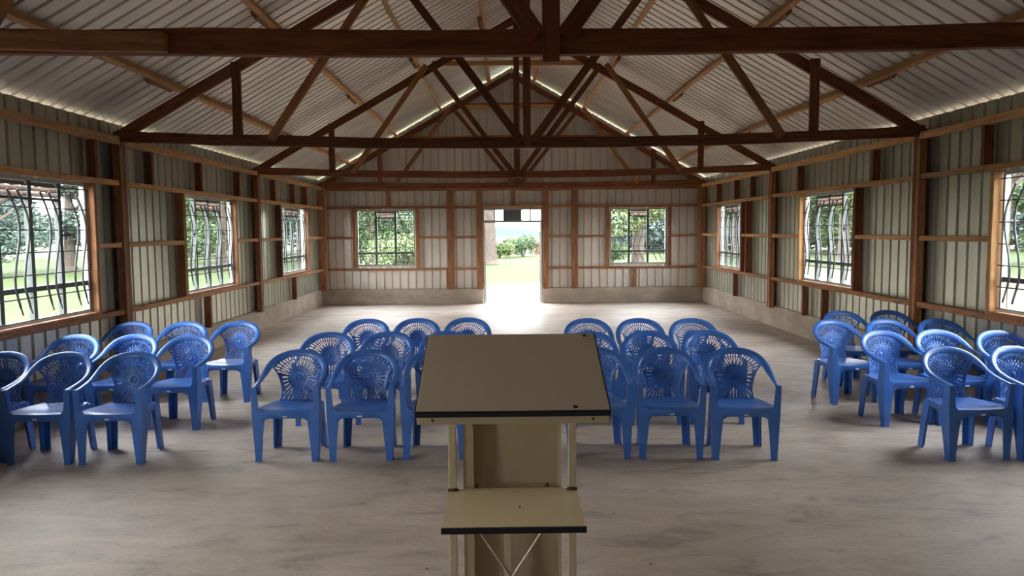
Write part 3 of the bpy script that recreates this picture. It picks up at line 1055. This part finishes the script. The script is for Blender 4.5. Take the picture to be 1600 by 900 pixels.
def tree(x, y, h, r, trunk_r, leaf, label, group='trees outside the hall', seed=1, low=0.22, n=17000, cat='tree'):
    rng = random.Random(seed)
    root = empty('tree', (x, y, GZ))
    tag(root, label, cat, group)
    bm = bmesh.new()
    lean = rng.uniform(-.04, .04)
    tube(bm, [(lean * z, 0.02 * math.sin(z), z) for z in [0, 0.25, 0.8] + [h * q for q in (.3, .45, .6, .8)]],
         [trunk_r * 1.45, trunk_r * 1.15, trunk_r, trunk_r * .9, trunk_r * .75, trunk_r * .5, trunk_r * .2], 10)
    for k in range(6):
        a = rng.uniform(0, 6.28)
        z = h * rng.uniform(.3, .6)
        q = r * rng.uniform(.5, .85)
        tube(bm, [(lean * z, 0, z), (q * .5 * math.cos(a), q * .5 * math.sin(a), z + h * .1), (q * math.cos(a), q * math.sin(a), z + h * .22)], [trunk_r * .4, trunk_r * .25, trunk_r * .08], 6)
    tr_ = mk('trunk', bm, M['bark'])
    tr_.parent = root
    blobs = []
    for k in range(14):
        a = rng.uniform(0, 6.28)
        q = r * math.sqrt(rng.random()) * .75
        z = h * rng.uniform(low + .1, .88)
        blobs.append((q * math.cos(a), q * math.sin(a), z, r * rng.uniform(.3, .5), h * rng.uniform(.09, .15)))
    cr = mk('crown', leaf_mesh(rng, blobs, n, 0.125 * max(1.0, r / 3.5)), M[leaf])
    cr.parent = root
    return root


def bush(x, y, h, r, leaf, label, seed=1, n=4500, size=0.085):
    rng = random.Random(seed)
    root = empty('bush', (x, y, GZ))
    tag(root, label, 'bush', 'bushes outside the hall')
    bm = bmesh.new()
    for k in range(9):
        a = rng.uniform(0, 6.28)
        q = r * rng.uniform(.2, .7)
        tube(bm, [(0.1 * math.cos(a), 0.1 * math.sin(a), 0), (q * .5 * math.cos(a), q * .5 * math.sin(a), h * .5), (q * math.cos(a), q * math.sin(a), h * .85)], [.03, .022, .008], 5)
    s = mk('stem', bm, M['bark']); s.parent = root
    blobs = []
    for k in range(9):
        a = rng.uniform(0, 6.28)
        q = r * math.sqrt(rng.random()) * .7
        blobs.append((q * math.cos(a), q * math.sin(a), h * rng.uniform(.3, .7), r * rng.uniform(.35, .5), h * rng.uniform(.22, .3)))
    c = mk('foliage', leaf_mesh(rng, blobs, n, size), M[leaf]); c.parent = root


T = [
    # seen through the left windows
    (-26.2, 44.5, 8.5, 3.9, .32, 'leaf_hazed', 'dark leafy tree at the lawn edge in the left of the window beside the chairs', .08),
    (-26.0, 37.4, 8.0, 3.6, .30, 'leaf_hazed', 'dark tree crown reaching low over the lawn beyond the left chairs window', .04),
    (-24.0, 52.0, 9.0, 3.9, .34, 'leaf_mid', 'tree with pale trunk at the lawn edge at the right of the left chairs window', .12),
    (-17.0, 44.0, 8.5, 3.8, .3, 'leaf_mid', 'green tree filling the middle window of the left wall', .05),
    (-15.3, 55.5, 9.0, 3.9, .3, 'leaf_hazed', 'tree at the lawn edge seen in the far window of the left wall', .06),
    # seen through the end wall
    (-1.10, 47.0, 11.0, 3.4, .42, 'leaf_light', 'thick trunked tree standing left in the open doorway view', .42),
    (-7.6, 41.0, 8.0, 3.7, .28, 'leaf_mid', 'broad green tree behind the window left of the doorway', .03),
    (7.4, 42.0, 9.5, 3.8, .36, 'leaf_light', 'light green tree behind the window right of the doorway', .2),
    # seen through the right windows
    (17.6, 56.5, 10.0, 3.9, .33, 'leaf_light', 'light green tree seen through the far window of the right wall', .12),
    (21.0, 46.0, 10.0, 3.9, .34, 'leaf_light', 'slender trunked tree seen in the middle window of the right wall', .3),
    (27.5, 60.5, 11.0, 5.2, .4, 'leaf_mid', 'bushy green tree behind the slender one in the middle right window', .03),
    (17.6, 26.6, 9.5, 4.2, .32, 'leaf_light', 'brown trunked tree at the edge of the right window beside the chairs', .42),
    (29.5, 40.5, 9.5, 4.2, .34, 'leaf_mid', 'green tree far behind the right window beside the chairs', .05),
]
for i, (x, y, h, r, tr0, lf, lab, low) in enumerate(T):
    tree(x, y, h, r, tr0, lf, lab, seed=20 + i, low=low)
bush(1.3, 61.0, 1.9, 1.7, 'leaf_mid', 'round green bush in the doorway view right of the tree trunk', 3)
bush(-0.6, 58.0, 1.7, 1.4, 'leaf_light', 'light green bush in the doorway view behind the tree trunk', 4)
bush(-4.6, 32.0, 2.2, 2.0, 'leaf_light', 'light green bush low in the window left of the doorway', 5)
bush(5.2, 40.0, 1.7, 1.6, 'leaf_mid', 'green bush low in the window right of the doorway', 6)
bush(22.5, 39.5, 1.8, 1.9, 'leaf_mid', 'low green bush outside the right window beside the chairs', 8)

rng = random.Random(99)
bl = []
for k in range(95):
    a = math.radians(rng.choice([rng.uniform(20, 82.0), rng.uniform(94.5, 150)]))
    r = rng.uniform(72, 86)
    h = rng.uniform(2.2, 4.6) * (0.75 if 75 < math.degrees(a) < 100 else 1.45)
    bl.append((r * math.cos(a), r * math.sin(a), h, 4.2, h))
o = mk('treeline', leaf_mesh(rng, bl, 90000, 0.40), M['leaf_far'], None, Matrix.Translation((0, 0, GZ)))
tag(o, 'hazy band of distant trees around the lawn', 'trees', kind='stuff')

sh = empty('shed', (3.05, 66.5, GZ))
tag(sh, 'small red boarded shed beyond the lawn in the doorway view', 'shed')
bm = bmesh.new()
bx(bm, (-0.55, -0.5, 0), (0.55, 0.5, 0.92))
for k in range(6):
    bx(bm, (-0.54 + k * 0.185, -0.515, 0.02), (-0.37 + k * 0.185, -0.5, 0.9))
o = mk('wall', bm, M['red']); o.parent = sh
bm = bmesh.new()
vs = [bm.verts.new(p) for p in ((-0.62, -0.6, 0.9), (0.62, -0.6, 0.98), (0.62, 0.6, 1.08), (-0.62, 0.6, 1.0), (-0.62, -0.6, 0.94), (0.62, -0.6, 1.02), (0.62, 0.6, 1.12), (-0.62, 0.6, 1.04))]
for f in ((0, 1, 2, 3), (4, 5, 6, 7), (0, 1, 5, 4), (1, 2, 6, 5), (2, 3, 7, 6), (3, 0, 4, 7)):
    bm.faces.new([vs[i] for i in f])
o = mk('roof', bm, M['red']); o.parent = sh
bm = bmesh.new()
tube(bm, [(0, 0, 0), (0.01, 0, 0.2), (0, 0.01, 0.52), (0, 0, 0.56)], [0.34, 0.29, 0.27, 0.2], 12)
o = mk('tree_stump', bm, M['brick'], None, Matrix.Translation((2.75, 55.5, GZ)))
tag(o, 'pale brown stump on the lawn before the red shed', 'stump')

# ------------------------------------------------------------------ sky, sun, window portals
w = bpy.data.worlds.new('hazy_sky')
SC.world = w
w.use_nodes = True
t = w.node_tree
bg = t.nodes['Background']
tc = nd(t, 'ShaderNodeTexCoord')
sp = nd(t, 'ShaderNodeSeparateXYZ')
t.links.new(tc.outputs['Generated'], sp.inputs[0])
c = ramp(t, sp.outputs['Z'], [(0.0, (1.0, 0.985, 0.95)), (0.25, (0.97, 0.98, 1.0)), (1.0, (0.70, 0.82, 1.0))])
t.links.new(c, bg.inputs['Color'])
bg.inputs['Strength'].default_value = 1.0
s = bpy.data.lights.new('sun', 'SUN')
s.energy = 0.35
s.angle = math.radians(6)
s.color = (1, 0.95, 0.86)
so = bpy.data.objects.new('sun', s)
COL.objects.link(so)
so.rotation_euler = V((0.14, 0.12, -1)).to_track_quat('-Z', 'Y').to_euler()

def portal(c, w_, h_, d):
    l = bpy.data.lights.new('sky_portal', 'AREA')
    l.shape = 'RECTANGLE'
    l.size, l.size_y = w_, h_
    l.cycles.is_portal = True
    o = bpy.data.objects.new('sky_portal', l)
    COL.objects.link(o)
    o.location = c
    o.rotation_euler = V(d).to_track_quat('-Z', 'Y').to_euler()
zc = (WZ0 + WZ1) / 2
for a, b2 in LW:
    portal((-XS - 0.05, (a + b2) / 2, zc), b2 - a, WZ1 - WZ0, (1, 0, 0))
for a, b2 in RW:
    portal((XS + 0.05, (a + b2) / 2, zc), b2 - a, WZ1 - WZ0, (-1, 0, 0))
for a, b2 in EW:
    portal(((a + b2) / 2, D + 0.2, zc), b2 - a, WZ1 - WZ0, (0, -1, 0))
portal((0, D + 0.35, 1.18), 1.48, 2.36, (0, -1, 0))

# ------------------------------------------------------------------ camera
f, pi_, ya, ro, cxm, ch = 1155.0, 0.0766, -0.0105, -0.0083, -0.222, 1.805
cp, spn, cy, sy = math.cos(pi_), math.sin(pi_), math.cos(ya), math.sin(ya)
fw = V((-sy * cp, cy * cp, -spn))
rt = V((cy, sy, 0))
up = rt.cross(fw)
cr_, sr_ = math.cos(ro), math.sin(ro)
rt2, up2 = rt * cr_ + up * sr_, up * cr_ - rt * sr_
cam = bpy.data.cameras.new('camera')
cam.sensor_width = 36
cam.lens = f / 1600 * 36
cam.clip_end = 2000
co = bpy.data.objects.new('camera', cam)
COL.objects.link(co)
co.matrix_world = Matrix.Translation((cxm, 0, ch)) @ Matrix((rt2, up2, -fw)).transposed().to_4x4()
SC.camera = co

SC.view_settings.view_transform = 'Standard'
SC.view_settings.look = 'None'
SC.view_settings.gamma = 1
SC.view_settings.use_curve_mapping = False
SC.view_settings.exposure = 4.85
SC.cycles.use_denoising = True
SC.cycles.max_bounces = 14
SC.cycles.diffuse_bounces = 8
SC.cycles.glossy_bounces = 6
SC.cycles.transparent_max_bounces = 16
SC.cycles.sample_clamp_indirect = 6.0
